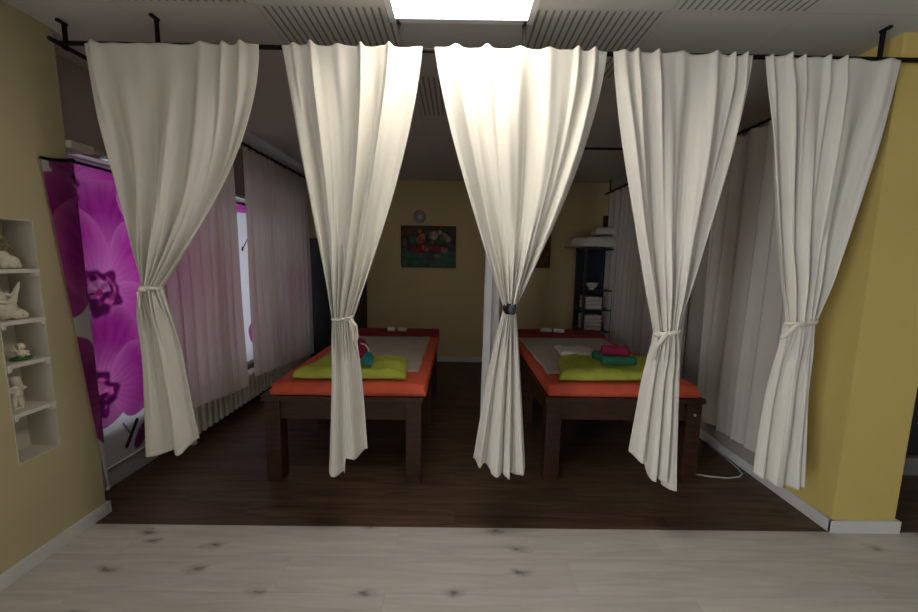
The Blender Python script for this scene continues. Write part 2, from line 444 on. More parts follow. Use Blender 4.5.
STEMS = [((2.26, .38), (2.30, .30), .007), ((2.36, .36), (2.27, .22), .016), ((3.69, 1.545), (3.80, 1.66), .009), ((3.69, 1.55), (3.685, 1.535), .018), ((2.6, .45), (2.9, .5), .01), ((4.0, 1.5), (4.3, 1.0), .01)]
def segd(p, a, b):
    ax, ay = a; bx, by = b; dx, dy = bx-ax, by-ay
    t = max(0, min(1, ((p[0]-ax)*dx+(p[1]-ay)*dy)/(dx*dx+dy*dy+1e-9)))
    return math.hypot(p[0]-ax-dx*t, p[1]-ay-dy*t)
def orchid(y, z):
    c = WHITE
    for (cy, cz), (ry, rz), tilt, (hy, hz), tone in PET:
        a = R(tilt); dy, dz = y-cy, z-cz
        u = (dy*math.cos(a)+dz*math.sin(a))/ry; v = (-dy*math.sin(a)+dz*math.cos(a))/rz
        ang = math.atan2(v, u)
        d = math.hypot(u, v)*(1+.03*math.sin(3*ang+cy*9)+.015*math.sin(7*ang+cz*5))
        if d > 1.0: continue
        hd = math.hypot(y-hy, z-hz); ha = math.atan2(z-hz, y-hy)
        vein = .5+.5*math.sin(ha*34+3*noise.noise((y*8, z*8, 0)))
        vein2 = noise.noise((ha*22, hd*5, cy))
        base = mixc(BRIGHT, DEEP, tone*1.05)
        col = mixc(base, DEEP, .30*vein+.30*vein2)
        col = mixc(col, RIM, .42*max(0, (d-.45)/.55)**2*(1-tone*.6))
        col = mixc(col, RIM, .85*max(0, 1-hd/.32)*(.5+.5*vein)*(1-tone*.4))
        edge = (1-d)/.012
        c = mixc(c, col, min(1, edge)) if edge < 1 else col
    for (ly, lz), r in LIPS:
        dy, dz = y-ly, z-lz; hd = math.hypot(dy, dz); ha = math.atan2(dz, dy)
        rr = r*(.86+.10*math.sin(ha*5+lz*3)+.06*math.sin(ha*9))
        if hd < rr*1.15:
            f = noise.noise((y*26, z*26, 1.3))
            col = mixc(DARK, DEEP, .5+f)
            f2 = math.sin(ha*6+2*f)*.5+.5
            if f > -.05 and hd < r*.72: col = mixc(col, PINK, min(1, (f+.05)*2.6)*(.35+.65*f2))
            if dz > 0 and hd < r*.5: col = mixc(col, RIM, .25+.3*f2)
            if hd < r*.14: col = mixc(col, (.25, .0, .06), .8)
            if dy < 0 and dz < 0 and hd > r*.4: col = mixc(col, DARK, .7)
            c = mixc(c, col, min(1, (rr*1.15-hd)/.02))
    if 2.76 < y < 3.5: c = mixc(c, (.74, .58, .58), .5)      # pale wash of light diffused by the sheer curtain, mixed into the colour
    for a, b, w in STEMS:
        d = segd((y, z), a, b)
        if d < w: c = mixc(c, (.05, .012, .03), min(1, (w-d)/.004))
    return c

PX = WX+.05
def panel(y0, y1, z0, z1, label, wrap=False):
    root = thing('printed_panel_blind', label, 'panel blind', (PX, (y0+y1)/2, z0), 'orchid print panel blinds at the window')
    def path(y, z):
        if not wrap: return PX+.004*math.sin(y*5+z)
        return -1.962+(PX+.962+1.0)*sm((y-1.932)/.13)
    step = .006; ny = int((y1-y0)/step); nz = int((z1-z0)/step)
    bm = bmesh.new(); g = []
    for j in range(nz+1):
        row = []
        for i in range(ny+1):
            zq = z0+(z1-z0)*j/nz; z = zq; ya = y0-(.14*(z-z0)/(z1-z0) if wrap else 0); y = ya+(y1-ya)*i/ny
            if wrap: z = zq-.065*(1-sm((y-1.80)/.32))*(zq-z0)/(z1-z0)
            row.append(bm.verts.new((path(y, z), y, z)))
        g.append(row)
    for j in range(nz):
        for i in range(ny): bm.faces.new((g[j][i], g[j][i+1], g[j+1][i+1], g[j+1][i]))
    cols = [orchid(v.co.y, v.co.z) for v in bm.verts]
    o = obj('fabric', bm, M_print, root, True)
    at = o.data.color_attributes.new('print', 'FLOAT_COLOR', 'POINT')
    flat = []
    for c in cols: flat += [c[0], c[1], c[2], 1]
    at.data.foreach_set('color', flat)
    for nm, z, m, r in (('bottom_bar', z0-.008, M_strip, .007), ('top_bar', z1+.006, M_black, .008)):
        ya = y0-(.14 if wrap and nm == 'top_bar' else 0); bm = bmesh.new()
        
        pts = []
        for k in range(41):
            y = ya+(y1-ya)*k/40
            pts.append((path(y, z), y, z-(.065*(1-sm((y-1.80)/.32)) if wrap and nm == 'top_bar' else 0)))
        add_tube(bm, pts, r, 8)
        obj(nm, bm, m, root, True)
panel(1.93, 2.70, .155, 1.965, 'large magenta orchid print panel beside the niche wall, left of the tied curtains', True)
panel(2.715, 3.54, .40, 1.975, 'orchid print panel seen as pink patches through the nearer sheer curtain')
panel(3.55, 4.62, .40, 1.975, 'orchid print panel behind the farther sheer curtain, beyond the bright gap')
rl = thing('blind_track', 'white blind track above the orchid print panels', 'blind track', (WX, 3.4, 2.0))
bm = bmesh.new(); add_box(bm, WX, WX+.05, 2.33, 4.66, 2.038, 2.060, .003); obj('rail', bm, M_strip, rl)
for y in (2.46, 3.3, 4.1): obj('clip', B(WX+.05, WX+.060, y, y+.022, 1.992, 2.044, .002), M_black, rl)

# ------------------------------------------------------------------ curtain rods
ROD_Y, ROD_Z = 1.83, 2.413
SRX, SRZ = -1.87, 2.43
RRX, RRZ = 2.0, 2.385
def bracket(root, x, y, z):
    bm = bmesh.new()
    add_box(bm, x-.006, x+.006, y-.008, y+.008, z-.012, ZC-.004, .001)
    add_box(bm, x-.008, x+.008, y-.032, y+.012, ZC-.012, ZC-.0005, .001)
    add_box(bm, x-.009, x+.009, y-.013, y+.013, z-.0115, z-.002, .001)
    obj('bracket', bm, M_black, root)
t = thing('curtain_rod', 'black rod across the front carrying the five tied curtains', 'curtain rod', (0, ROD_Y, ROD_Z))
bm = bmesh.new(); add_cyl(bm, (-1.86, ROD_Y, ROD_Z+.012), (2.62, ROD_Y, ROD_Z-.006), .010); obj('rod', bm, M_black, t, True)
for x in (-1.40, -.288, .29, 1.95): bracket(t, x, ROD_Y, ROD_Z)
t = thing('curtain_rod', 'black rod along the window wall carrying the sheer curtains', 'curtain rod', (SRX, 3.4, SRZ))
bm = bmesh.new(); add_cyl(bm, (SRX, 1.80, SRZ), (SRX, 5.15, SRZ), .010); obj('rod', bm, M_black, t, True)
for y in (1.875, 3.2, 5.0): bracket(t, SRX, y, SRZ)
t = thing('curtain_rod', 'black rod along the right partition carrying the grey curtains', 'curtain rod', (RRX, 3.4, RRZ))
bm = bmesh.new(); add_cyl(bm, (RRX, 1.86, RRZ), (RRX, 5.15, RRZ), .010); obj('rod', bm, M_black, t, True)
for y in (3.06, 4.1, 5.0): bracket(t, RRX, y, RRZ)
t = thing('curtain_rod', 'black rod crossing the right booth before its far end', 'curtain rod', (1.1, 3.3, 2.43))
bm = bmesh.new(); add_cyl(bm, (.26, 3.3, 2.43), (RRX, 3.3, 2.43), .010); obj('rod', bm, M_black, t, True)
for x in (.6, 1.65): bracket(t, x, 3.3, 2.43)
t = thing('curtain_rod', 'black rod between the two booths carrying the narrow divider curtain', 'curtain rod', (.25, 3.4, 2.44))
bm = bmesh.new(); add_cyl(bm, (.25, 1.85, 2.44), (.25, 5.15, 2.44), .010); obj('rod', bm, M_black, t, True)
for y in (2.3, 3.6, 4.8): bracket(t, .25, y, 2.44)

# ------------------------------------------------------------------ tied curtains
def warp(n, rnd, jit=.55):
    w = [1+rnd.uniform(-jit, jit) for _ in range(n)]; s = sum(w); acc = [0]
    for x in w: acc.append(acc[-1]+x/s)
    def f(u):
        for i in range(n):
            if u <= acc[i+1] or i == n-1:
                return i+(u-acc[i])/(acc[i+1]-acc[i])
    return f
def tied_curtain(label, xl, xr, tl, tr, tz, bl, br, hem, ridges, eL, eR, seed, eBL=.7, eBR=.7, cy=1.792, nlow=5):
    """sheet gathered at a tie: header xl..xr, tie tl..tr at height tz, hem bl..br with hem = [(u, z), ...]"""
    tl, tr = (tl+tr)/2-(tr-tl)*.41, (tl+tr)/2+(tr-tl)*.41
    rnd = random.Random(seed)
    root = thing('curtain', label, 'curtain', ((tl+tr)/2, cy, hem[0][1]), 'white curtains tied back along the front rod')
    nu, nv1, nv2 = 210, 110, 70
    pm = warp(4, rnd); pt = warp(10, rnd, .3); pl = warp(nlow, rnd, .5); pf = warp(17, rnd, .5)
    ph = rnd.random()*6
    ztop = ROD_Z+.012+.012*( -xl)/2
    def hz(u):
        for (a, za), (b, zb) in zip(hem, hem[1:]):
            if u <= b: return za+(zb-za)*sm((u-a)/(b-a))*.6+(zb-za)*((u-a)/(b-a))*.4
        return hem[-1][1]
    rows = []
    for j in range(nv1+nv2+1):
        row = []
        for i in range(nu+1):
            u = i/nu
            head = ridg = 0
            for k, (c, w, a) in enumerate(ridges):
                ridg += a*math.exp(-((u-c)/w)**2)
            mid = math.sin(2*PI*pm(u)+ph); fine = math.sin(2*PI*pf(u)+ph*2)
            tie = math.sin(2*PI*pt(u))*(1-.55*(2*u-1)**2)
            low = math.sin(2*PI*pl(u)+ph*.7)
            if j <= nv1:
                t = j/nv1
                # sides fall in arcs to the tie
                L = xl+(tl-xl)*t**eL; Rr = xr+(tr-xr)*t**eR
                uu = u+.012*math.sin(6*u+ph+5*t)*math.sin(PI*u)
                x = L+(Rr-L)*uu
                zt = ROD_Z+.004-.0042*x-.010*(x/1.5)**2
                z = zt+(tz-zt)*t
                z += (1-sm(t/.05))*(.003*math.sin(u*24+ph)+.009*min(1, ridg))-.006
                # cloth hangs lower where it swings in from far away
                z -= .10*math.sin(PI*t)*((x-(L+Rr)/2)/(xr-xl))**2
                wid = Rr-L
                y = -ridg*.030*(.55+.45*sm(t/.12))*(1-.75*sm(t/.7))
                y += (.004+.020*sm(t/.35))*(1-.55*sm((t-.8)/.2))*mid
                y += .0022*sm((t-.1)/.4)*fine*(1-.3*t)
                y += tie*.026*sm((t-.55)/.45)
                y += .010*math.sin(9*u+4*t+ph)*math.sin(PI*t)
                y -= .020*sm(t)*math.cos(PI*(u-.5))
            else:
                s = (j-nv1)/nv2
                L = tl+(bl-tl)*s**eBL; Rr = tr+(br-tr)*s**eBR
                x = L+(Rr-L)*(u+.03*low*math.sin(2*PI*u)*s)
                z = tz+(hz(u)-tz)*s
                y = tie*.026*(1-sm(s/.36))-.020*math.cos(PI*(u-.5))*(1-.5*s)
                y += low*(.016+.012*s)*sm(s/.22)+.035*abs(2*u-1)**2.5*sm(s/.5)+.008*math.sin(4*PI*pl(u)+ph)*s+fine*.002*(1-.6*s)
                y += .006*math.sin(5*s+9*u+ph)*s
                z += .002*low*sm((s-.8)/.2)
            row.append((x, cy+y, z))
        rows.append(row)
    bm = bmesh.new()
    V = [[bm.verts.new(p) for p in r] for r in rows]
    for j in range(len(rows)-1):
        for i in range(nu): bm.faces.new((V[j][i], V[j][i+1], V[j+1][i+1], V[j+1][i]))
    o = obj('fabric', bm, M_curtain, root, True)
    md = o.modifiers.new('thick', 'SOLIDIFY'); md.thickness = .0025; md.offset = 0
    # hem seam: a stitched fold along the bottom
    bm = bmesh.new()
    js = len(rows)-1-int(nv2*.045/(tz-hem[0][1]))
    add_tube(bm, [(rows[js][i][0], rows[js][i][1]-.0022, rows[js][i][2]) for i in range(2, nu-1, 2)], .0016, 6)
    obj('hem_seam', bm, M_curtain_hem, root, True)
    return root, (tl+tr)/2, (tr-tl)/2, tz

# 1: far left
r1, cx, hw, z = tied_curtain('widest white curtain at the left, tied low near the orchid print', -1.70, -.915, -1.54, -1.435, 1.305, -1.615, -1.335,
    [(0, .425), (.35, .44), (.7, .45), (1, .515)], [(.05, .022, 1.0), (.66, .03, .5), (.80, .018, 1.1), (.90, .02, 1.0), (.3, .05, .4)], 1.05, 1.75, 3, .35, .9, nlow=2)
bm = bmesh.new(); add_band(bm, cx, 1.782, z, hw+.002, .044, .016, .004, -.006); obj('tieback', bm, M_curtain_hem, r1, True)
bm = bmesh.new(); add_ell(bm, (cx-.008, 1.735, z-.006), (.018, .014, .016), (0, .4, .2)); add_tube(bm, [(cx-.02, 1.722, z-.02), (cx-.01, 1.715, z-.06), (cx-.014, 1.72, z-.10)], .006)
obj('knot', bm, M_curtain_hem, r1, True)
# 2
r2, cx, hw, z = tied_curtain('narrow white curtain in front of the left massage table, tie ribbon looped at its side', -.812, -.176, -.628, -.505, 1.165, -.675, -.468,
    [(0, .35), (.3, .335), (.46, .345), (.54, .44), (.8, .43), (1, .455)], [(.09, .025, .8), (.22, .02, 1.2), (.40, .035, .6), (.56, .016, 1.2), (.76, .02, 1.0)], .95, 1.35, 8, .85, .85, nlow=2)
bm = bmesh.new(); add_band(bm, cx, 1.782, z, hw+.001, .044, .013, .0035, .004); obj('tieback', bm, M_curtain_hem, r2, True)
bm = bmesh.new()
add_tube(bm, [(cx+hw, 1.752, z), (cx+hw+.028, 1.745, z-.03), (cx+hw+.034, 1.742, z-.08), (cx+hw+.024, 1.745, z-.125), (cx+hw+.012, 1.75, z-.10), (cx+hw+.01, 1.75, z-.05), (cx+hw-.004, 1.75, z-.008)], .006)
obj('ribbon_loop', bm, M_curtain_hem, r2, True)
# 3
r3, cx, hw, z = tied_curtain('brightly lit middle white curtain under the ceiling panel, held by a dark clasp', -.120, .665, .225, .285, 1.225, .095, .375,
    [(0, .40), (.3, .375), (.34, .36), (.7, .345), (1, .35)], [(.12, .03, 1.0), (.30, .025, 1.1), (.5, .04, .7), (.67, .035, .8), (.83, .016, 1.2), (.92, .018, 1.1)], 1.2, 1.5, 12, .8, .75, nlow=4)
bm = bmesh.new(); add_band(bm, cx, 1.782, z, hw+.003, .047, .052, .006); o = obj('clasp', bm, M_black, r3, True); o['label'] = 'dark metal clasp'
bm = bmesh.new(); add_ell(bm, (cx+.004, 1.722, z), (.018, .008, .026)); obj('ornament', bm, M_cab, r3, True)
# 4
r4, cx, hw, z = tied_curtain('white curtain in front of the right massage table, knotted with a pale band', .694, 1.332, .968, 1.108, 1.118, .93, 1.185,
    [(0, .445), (.22, .42), (.3, .345), (.62, .33), (.72, .275), (1, .27)], [(.07, .03, .7), (.17, .02, 1.0), (.32, .02, 1.2), (.5, .04, .6), (.72, .03, .8), (.85, .016, 1.3), (.94, .016, 1.0)], 1.2, 1.45, 23, 1.0, .6, nlow=4)
bm = bmesh.new(); add_band(bm, cx, 1.782, z, hw+.002, .046, .024, .006, .012); obj('tieback', bm, M_curtain_hem, r4, True)
bm = bmesh.new(); add_tube(bm, [(cx-.03, 1.725, z), (cx-hw*.8, 1.732, z-.02), (cx-hw-.012, 1.742, z-.07), (cx-hw-.016, 1.748, z-.135)], [.008, .010, .009, .007]); obj('ribbon_end', bm, M_curtain_hem, r4, True)
# 5
r5, cx, hw, z = tied_curtain('white curtain farthest right, tied beside the yellow pillar', 1.385, 2.005, 1.612, 1.775, 1.175, 1.58, 1.85,
    [(0, .355), (.3, .32), (.55, .295), (1, .305)], [(.05, .02, .7), (.18, .018, 1.1), (.28, .016, 1.1), (.46, .02, 1.0), (.57, .018, 1.1), (.92, .04, .5)], 1.1, 1.25, 31, .7, .7, nlow=4)
bm = bmesh.new(); add_band(bm, cx, 1.782, z, hw+.002, .046, .020, .005, .008); obj('tieback', bm, M_curtain_hem, r5, True)
bm = bmesh.new(); add_tube(bm, [(cx-hw+.05, 1.728, z-.004), (cx-hw, 1.735, z-.012), (cx-hw-.03, 1.74, z-.05), (cx-hw-.055, 1.742, z-.075)], [.008, .011, .010, .009]); obj('ribbon_end', bm, M_curtain_hem, r5, True)

# ------------------------------------------------------------------ straight hanging curtains
def hanging(name, label, mat, axis, c, a0, a1, ztop, zb0, zb1, nf, amp, seed, group, side=1, nu=260, nv=60, flare=(0, 0)):
    rnd = random.Random(seed)
    w = warp(nf, rnd, .4); w2 = warp(nf*2+1, rnd, .4); ph = rnd.random()*6
    mid = (a0+a1)/2
    root = thing(name, label, 'curtain', (c, mid, min(zb0, zb1)) if axis == 'y' else (mid, c, min(zb0, zb1)), group)
    bm = bmesh.new(); V = []
    for j in range(nv+1):
        t = j/nv; row = []
        for i in range(nu+1):
            u = i/nu
            f = math.sin(2*PI*w(u)+ph); g = math.sin(2*PI*w2(u))
            A = amp*(.55+.45*sm(t*1.2))
            d = A*f+.22*amp*g*t+.006*math.sin(8*t+5*u+ph)*t
            zb = zb0+(zb1-zb0)*u+.008*f
            zt = ztop-.022+.006*f
            z = zt+(zb-zt)*t
            s = (a0-flare[0]*t)+((a1+flare[1]*t)-(a0-flare[0]*t))*(u+.012*math.sin(2*PI*w(u)*1+ph)*t)
            row.append(bm.verts.new((c+d*side, s, z) if axis == 'y' else (s, c+d*side, z)))
        V.append(row)
    for j in range(nv):
        for i in range(nu): bm.faces.new((V[j][i], V[j][i+1], V[j+1][i+1], V[j+1][i]))
    o = obj('fabric', bm, mat, root, True)
    # rings that ride on the rod
    zr = ztop-.004
    for q in range(nf+1):
        p = a0+(a1-a0)*q/nf
        bm = bmesh.new()
        add_tube(bm, [((c+.018*math.cos(a), p, zr+.018*math.sin(a)) if axis == 'y' else (p, c+.018*math.cos(a), zr+.018*math.sin(a))) for a in [2*PI*m/14 for m in range(14)]], .0025, 6, True)
        obj('ring', bm, M_black, root, True)
    return root
GS = 'sheer curtains along the window wall'
hanging('sheer_curtain', 'nearer sheer curtain, pink print glowing through it, behind the leftmost tied curtain', M_sheer, 'y', SRX, 2.22, 3.13, SRZ, .41, .315, 9, .022, 5, GS, flare=(0, .0))
hanging('sheer_curtain', 'farther sheer curtain, beyond the bright gap by the left massage table', M_sheer, 'y', SRX, 3.31, 4.66, SRZ, .36, .235, 14, .030, 6, GS)
GR = 'grey curtains along the right partition'
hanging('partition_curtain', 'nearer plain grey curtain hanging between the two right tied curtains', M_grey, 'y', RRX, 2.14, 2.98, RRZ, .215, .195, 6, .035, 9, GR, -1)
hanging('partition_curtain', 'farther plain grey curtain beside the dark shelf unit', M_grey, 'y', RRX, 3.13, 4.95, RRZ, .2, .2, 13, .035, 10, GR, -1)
hanging('divider_curtain', 'narrow bluish white curtain behind the middle tied curtain', M_bluewhite, 'y', .25, 2.62, 2.86, 2.44, .245, .24, 3, .055, 12, None, 1, nu=120)

# ------------------------------------------------------------------ radiator
RY0, RP, RNUM = 2.50, .070, 34
t = thing('radiator', 'low cream ribbed radiator under the window behind the sheer curtains', 'radiator', (-2.06, RY0, 0))
def fin_bm(y):
    bm = bmesh.new(); add_box(bm, -2.115, -2.0, y, y+.044, .075, .335, .016, 3); return bm
f0 = obj('fin', fin_bm(RY0), M_rad, t, True)
for k in range(1, RNUM):
    c = f0.copy(); COL.objects.link(c); c.parent = t; c.location = (0, RP*k, 0)
bm = bmesh.new()
for z in (.11, .30): add_cyl(bm, (-2.06, RY0-.02, z), (-2.06, RY0+RP*RNUM, z), .017)
obj('pipe', bm, M_rad, t, True)
for y in (RY0+.2, RY0+RP*RNUM-.3):
    obj('foot', B(-2.09, -2.03, y, y+.03, 0, .09, .003), M_rad, t)

# ------------------------------------------------------------------ massage tables
def slab(bm, quad, z0, h, nx=40, ny=40, wr=.006, seed=0, round_=.25, sag=0, ragged=0):
    """soft cloth slab over a quad (FL, FR, BR, BL), rounded rim, wrinkled top"""
    FL, FR, BR, BL = [Vector((q[0], q[1], 0)) for q in quad]
    top, bot = [], []
    for j in range(ny+1):
        r1, r2 = [], []
        for i in range(nx+1):
            u, v = i/nx, j/ny
            p = (FL*(1-u)+FR*u)*(1-v)+(BL*(1-u)+BR*u)*v
            e = min(u, 1-u, v*1.0, (1-v)*1.0)
            k = min(1, e/round_) if round_ else 1
            rim = math.sqrt(max(0, 1-(1-k)**2))
            n = noise.noise((p.x*7+seed, p.y*7, seed*1.7))+.5*noise.noise((p.x*17+seed, p.y*15, 3.1))
            if ragged:
                p = p+Vector((noise.noise((p.y*5+seed, 1, 0)), noise.noise((p.x*5+seed, 2, 0)), 0))*ragged
            r1.append(bm.verts.new((p.x, p.y, z0+.003+h*(.30+.70*rim)+wr*n*(.3+rim))))
            r2.append(bm.verts.new((p.x, p.y, z0)))
        top.append(r1); bot.append(r2)
    for j in range(ny):
        for i in range(nx):
            bm.faces.new((top[j][i], top[j][i+1], top[j+1][i+1], top[j+1][i]))
            bm.faces.new((bot[j][i], bot[j+1][i], bot[j+1][i+1], bot[j][i+1]))
    for i in range(nx):
        bm.faces.new((bot[0][i], bot[0][i+1], top[0][i+1], top[0][i])); bm.faces.new((bot[ny][i+1], bot[ny][i], top[ny][i], top[ny][i+1]))
    for j in range(ny):
        bm.faces.new((bot[j+1][0], bot[j][0], top[j][0], top[j+1][0])); bm.faces.new((bot[j][nx], bot[j+1][nx], top[j+1][nx], top[j][nx]))

TW = .586      # top of the wooden frame
TM = .668      # top of the mattress
def table(label, x0, x1, y0, y1, m0, m1, screw=False):
    t = thing('massage_table', label, 'massage table', ((x0+x1)/2, (y0+y1)/2, 0), 'massage tables in the two booths')
    bm = bmesh.new(); add_box(bm, x0, x1, y0, y1, TW-.035, TW, .004); obj('tabletop', bm, M_wood, t)
    a = .03
    obj('apron', B(x0+a, x1-a, y0+a, y0+a+.03, TW-.16, TW-.034), M_wood, t)
    obj('apron', B(x0+a, x1-a, y1-a-.03, y1-a, TW-.16, TW-.034), M_wood, t)
    obj('apron', B(x0+a, x0+a+.03, y0+a+.03, y1-a-.03, TW-.16, TW-.034), M_wood, t)
    obj('apron', B(x1-a-.03, x1-a, y0+a+.03, y1-a-.03, TW-.16, TW-.034), M_wood, t)
    L = .100
    for lx in (x0+.012, x1-.012-L):
        for ly in (y0+.012, (y0+y1)/2-L/2, y1-.012-L):
            obj('leg', B(lx, lx+L, ly, ly+L, 0, TW-.034, .006), M_wood, t)
    if screw:
        bm = bmesh.new(); add_ell(bm, (x1-.06, y0+.008, .475), (.010, .007, .010)); obj('screw_cap', bm, M_steel, t, True)
    # mattress with a soft rim and a cloth cover that droops over the front corners
    bm = bmesh.new(); add_box(bm, m0, m1, y0+.006, y1-.01, TW, TM, .022, 4)
    mt = obj('mattress', bm, M_orange, t, True)
    bm = bmesh.new(); slab(bm, [(m0-.003, y0-.006), (m1+.003, y0-.006), (m1+.003, y0+.16), (m0-.003, y0+.16)], TM-.068, .070, 60, 10, .003, x0, .12)
    obj('cover_fold', bm, M_orange, mt, True)
    bm = bmesh.new(); add_box(bm, m0+.006, m1-.006, y1-.36, y1-.02, TM-.004, TM+.030, .016, 4); obj('head_pad', bm, M_crimson, t, True)
    return t
T1 = table('dark wooden massage table in the left booth, near the window', -1.243, -.212, 2.235, 4.06, -1.175, -.195)
T2 = table('dark wooden massage table in the right booth, with a steel screw cap on its leg', .575, 1.615, 2.27, 4.12, .595, 1.565, True)

def soft(name, label, cat, mat, quad, z0, h, group=None, **k):
    bm = bmesh.new(); slab(bm, quad, z0, h, **k)
    return tag(obj(name, bm, mat, None, True), label, cat, group)
soft('cover_sheet', 'beige towelling sheet spread on the left massage table', 'sheet', M_sheetm, [(-1.06, 2.48), (-.27, 2.5), (-.275, 3.68), (-1.09, 3.68)], TM+.003, .007, 'beige sheets on the tables', wr=.003, seed=1, round_=.03, ragged=.012, nx=50, ny=60)
soft('cover_sheet', 'beige towelling sheet spread on the right massage table', 'sheet', M_sheetm, [(.64, 2.5), (1.47, 2.52), (1.50, 3.74), (.635, 3.70)], TM+.003, .007, 'beige sheets on the tables', wr=.003, seed=5, round_=.03, ragged=.012, nx=50, ny=60)
soft('folded_towel', 'lime green towel folded at the foot of the left massage table', 'towel', M_lime, [(-1.06, 2.29), (-.33, 2.29), (-.36, 2.68), (-.98, 2.84)], TM+.019, .054, 'lime green towels', wr=.014, seed=2.2, round_=.13, ragged=.022, nx=60, ny=50)
soft('folded_towel', 'lime green towel folded at the foot of the right massage table', 'towel', M_lime, [(.675, 2.31), (1.46, 2.34), (1.49, 2.78), (.80, 2.80)], TM+.019, .054, 'lime green towels', wr=.013, seed=4.1, round_=.13, ragged=.022, nx=60, ny=50)
soft('folded_towel', 'small white towel lying flat midway along the right massage table', 'towel', M_white, [(.86, 2.96), (1.15, 2.93), (1.19, 3.2), (.88, 3.24)], TM+.019, .028, None, wr=.006, seed=3, round_=.2, ragged=.01)

def roll(name, label, mat, a, b, r, group, edge=None):
    """rolled towel: spiral sheet extruded along a-b"""
    a, b = Vector(a), Vector(b); d = (b-a); L = d.length; d.normalize()
    s = d.cross(Vector((0, 0, 1))).normalized(); u = s.cross(d)
    root = thing(name, label, 'towel', ((a.x+b.x)/2, (a.y+b.y)/2, a.z-r), group)
    bm = bmesh.new(); turns = 4; n = 110; m = 12; rows = []
    for j in range(m+1):
        w = j/m; e = min(w, 1-w); k = math.sqrt(max(0, 1-(1-min(1, e/.10))**2))
        row = []
        for i in range(n+1):
            th = 2*PI*turns*i/n
            rr = r*(.12+.88*i/n)*(.90+.10*k)*(1+.02*noise.noise((th, w*5, r)))
            p = a+d*(L*w)+s*(rr*math.cos(th))+u*(rr*math.sin(th))
            row.append(bm.verts.new(p))
        rows.append(row)
    for j in range(m):
        for i in range(n): bm.faces.new((rows[j][i], rows[j][i+1], rows[j+1][i+1], rows[j+1][i]))
    o = obj('rolled_cloth', bm, mat, root, True)
    md = o.modifiers.new('thick', 'SOLIDIFY'); md.thickness = r*.19; md.offset = -1
    if edge:
        bm = bmesh.new()
        add_tube(bm, [a-d*.002+s*(r*.98*math.cos(t))+u*(r*.98*math.sin(t)) for t in [-.4+1.9*q/14 for q in range(15)]], .006, 6)
        e = obj('label_hem', bm, edge, root, True); e['label'] = 'pale woven hem'
    return root
GT = 'rolled towels on the left table'; GU = 'rolled towels on the right table'
z = TM+.091
roll('rolled_towel', 'magenta rolled towel on the lime towel of the left massage table', M_magenta, (-.668, 2.47, z+.064), (-.725, 2.69, z+.064), .058, GT, M_white)
roll('rolled_towel', 'teal rolled towel beside the magenta roll on the left massage table', M_teal, (-.588, 2.335, z+.036), (-.606, 2.455, z+.036), .039, GT)
roll('rolled_towel', 'magenta rolled towel lying on the green rolls of the right massage table', M_magenta, (1.185, 2.475, z+.083), (1.015, 2.515, z+.088), .042, GU)
roll('rolled_towel', 'dark green rolled towel nearer the room on the right massage table', M_green, (1.21, 2.42, z+.037), (.985, 2.43, z+.037), .035, GU)
roll('rolled_towel', 'dark green rolled towel tucked behind the magenta roll, right massage table', M_green, (1.22, 2.57, z+.037), (.98, 2.58, z+.037), .035, GU)
GW = 'small white rolls at the table heads'
zh = TM+.030
roll('rolled_towel', 'small white roll, left of two on the head pad of the left table', M_white, (-.745, 3.86, zh+.024), (-.665, 3.86, zh+.024), .026, GW)
roll('rolled_towel', 'small white roll, right of two on the head pad of the left table', M_white, (-.635, 3.87, zh+.022), (-.545, 3.85, zh+.022), .024, GW)
roll('rolled_towel', 'small white roll, left of two on the head pad of the right table', M_white, (.90, 3.90, zh+.026), (1.02, 3.90, zh+.026), .028, GW)
roll('rolled_towel', 'small white roll, right of two on the head pad of the right table', M_white, (1.035, 3.90, zh+.022), (1.15, 3.88, zh+.022), .024, GW)

# cable on the floor behind the right table leg
bm = bmesh.new()
pts = [(1.635, 2.40, .006), (1.67, 2.375, .006), (1.75, 2.35, .006), (1.86, 2.335, .006), (1.95, 2.35, .006), (2.0, 2.39, .006), (2.02, 2.46, .006), (2.035, 2.6, .006), (2.04, 2.8, .006)]
add_tube(bm, pts, .0055, 8)
tag(obj('power_cable', bm, M_cord, None, True), 'pale cable lying on the dark floor beside the right table leg', 'cable')

# ------------------------------------------------------------------ far wall: pictures and detector
def picture(name, label, x0, x1, z0, z1, paint, frame_m, border=.018):
    root = thing(name, label, 'picture', ((x0+x1)/2, YF, z0))
    bm = bmesh.new(); y0, y1 = YF-.03, YF-.002
    add_box(bm, x0, x1, y0, y1, z0, z0+border, .002); add_box(bm, x0, x1, y0, y1, z1-border, z1, .002)
    add_box(bm, x0, x0+border, y0, y1, z0+border, z1-border, .002); add_box(bm, x1-border, x1, y0, y1, z0+border, z1-border, .002)
    obj('frame', bm, frame_m, root)
    bm = bmesh.new(); nx, nz = 110, 84; g = []
    for j in range(nz+1):
        g.append([bm.verts.new((x0+border*.8+(x1-x0-1.6*border)*i/nx, YF-.020, z0+border*.8+(z1-z0-1.6*border)*j/nz)) for i in range(nx+1)])
    for j in range(nz):
        for i in range(nx): bm.faces.new((g[j][i], g[j][i+1], g[j+1][i+1], g[j+1][i]))
    cols = [paint(i/nx, j/nz) for j in range(nz+1) for i in range(nx+1)]
    o = obj('canvas', bm, M_canvas, root)
    at = o.data.color_attributes.new('print', 'FLOAT_COLOR', 'POINT'); flat = []
    for c in cols: flat += [c[0], c[1], c[2], 1]
    at.data.foreach_set('color', flat)
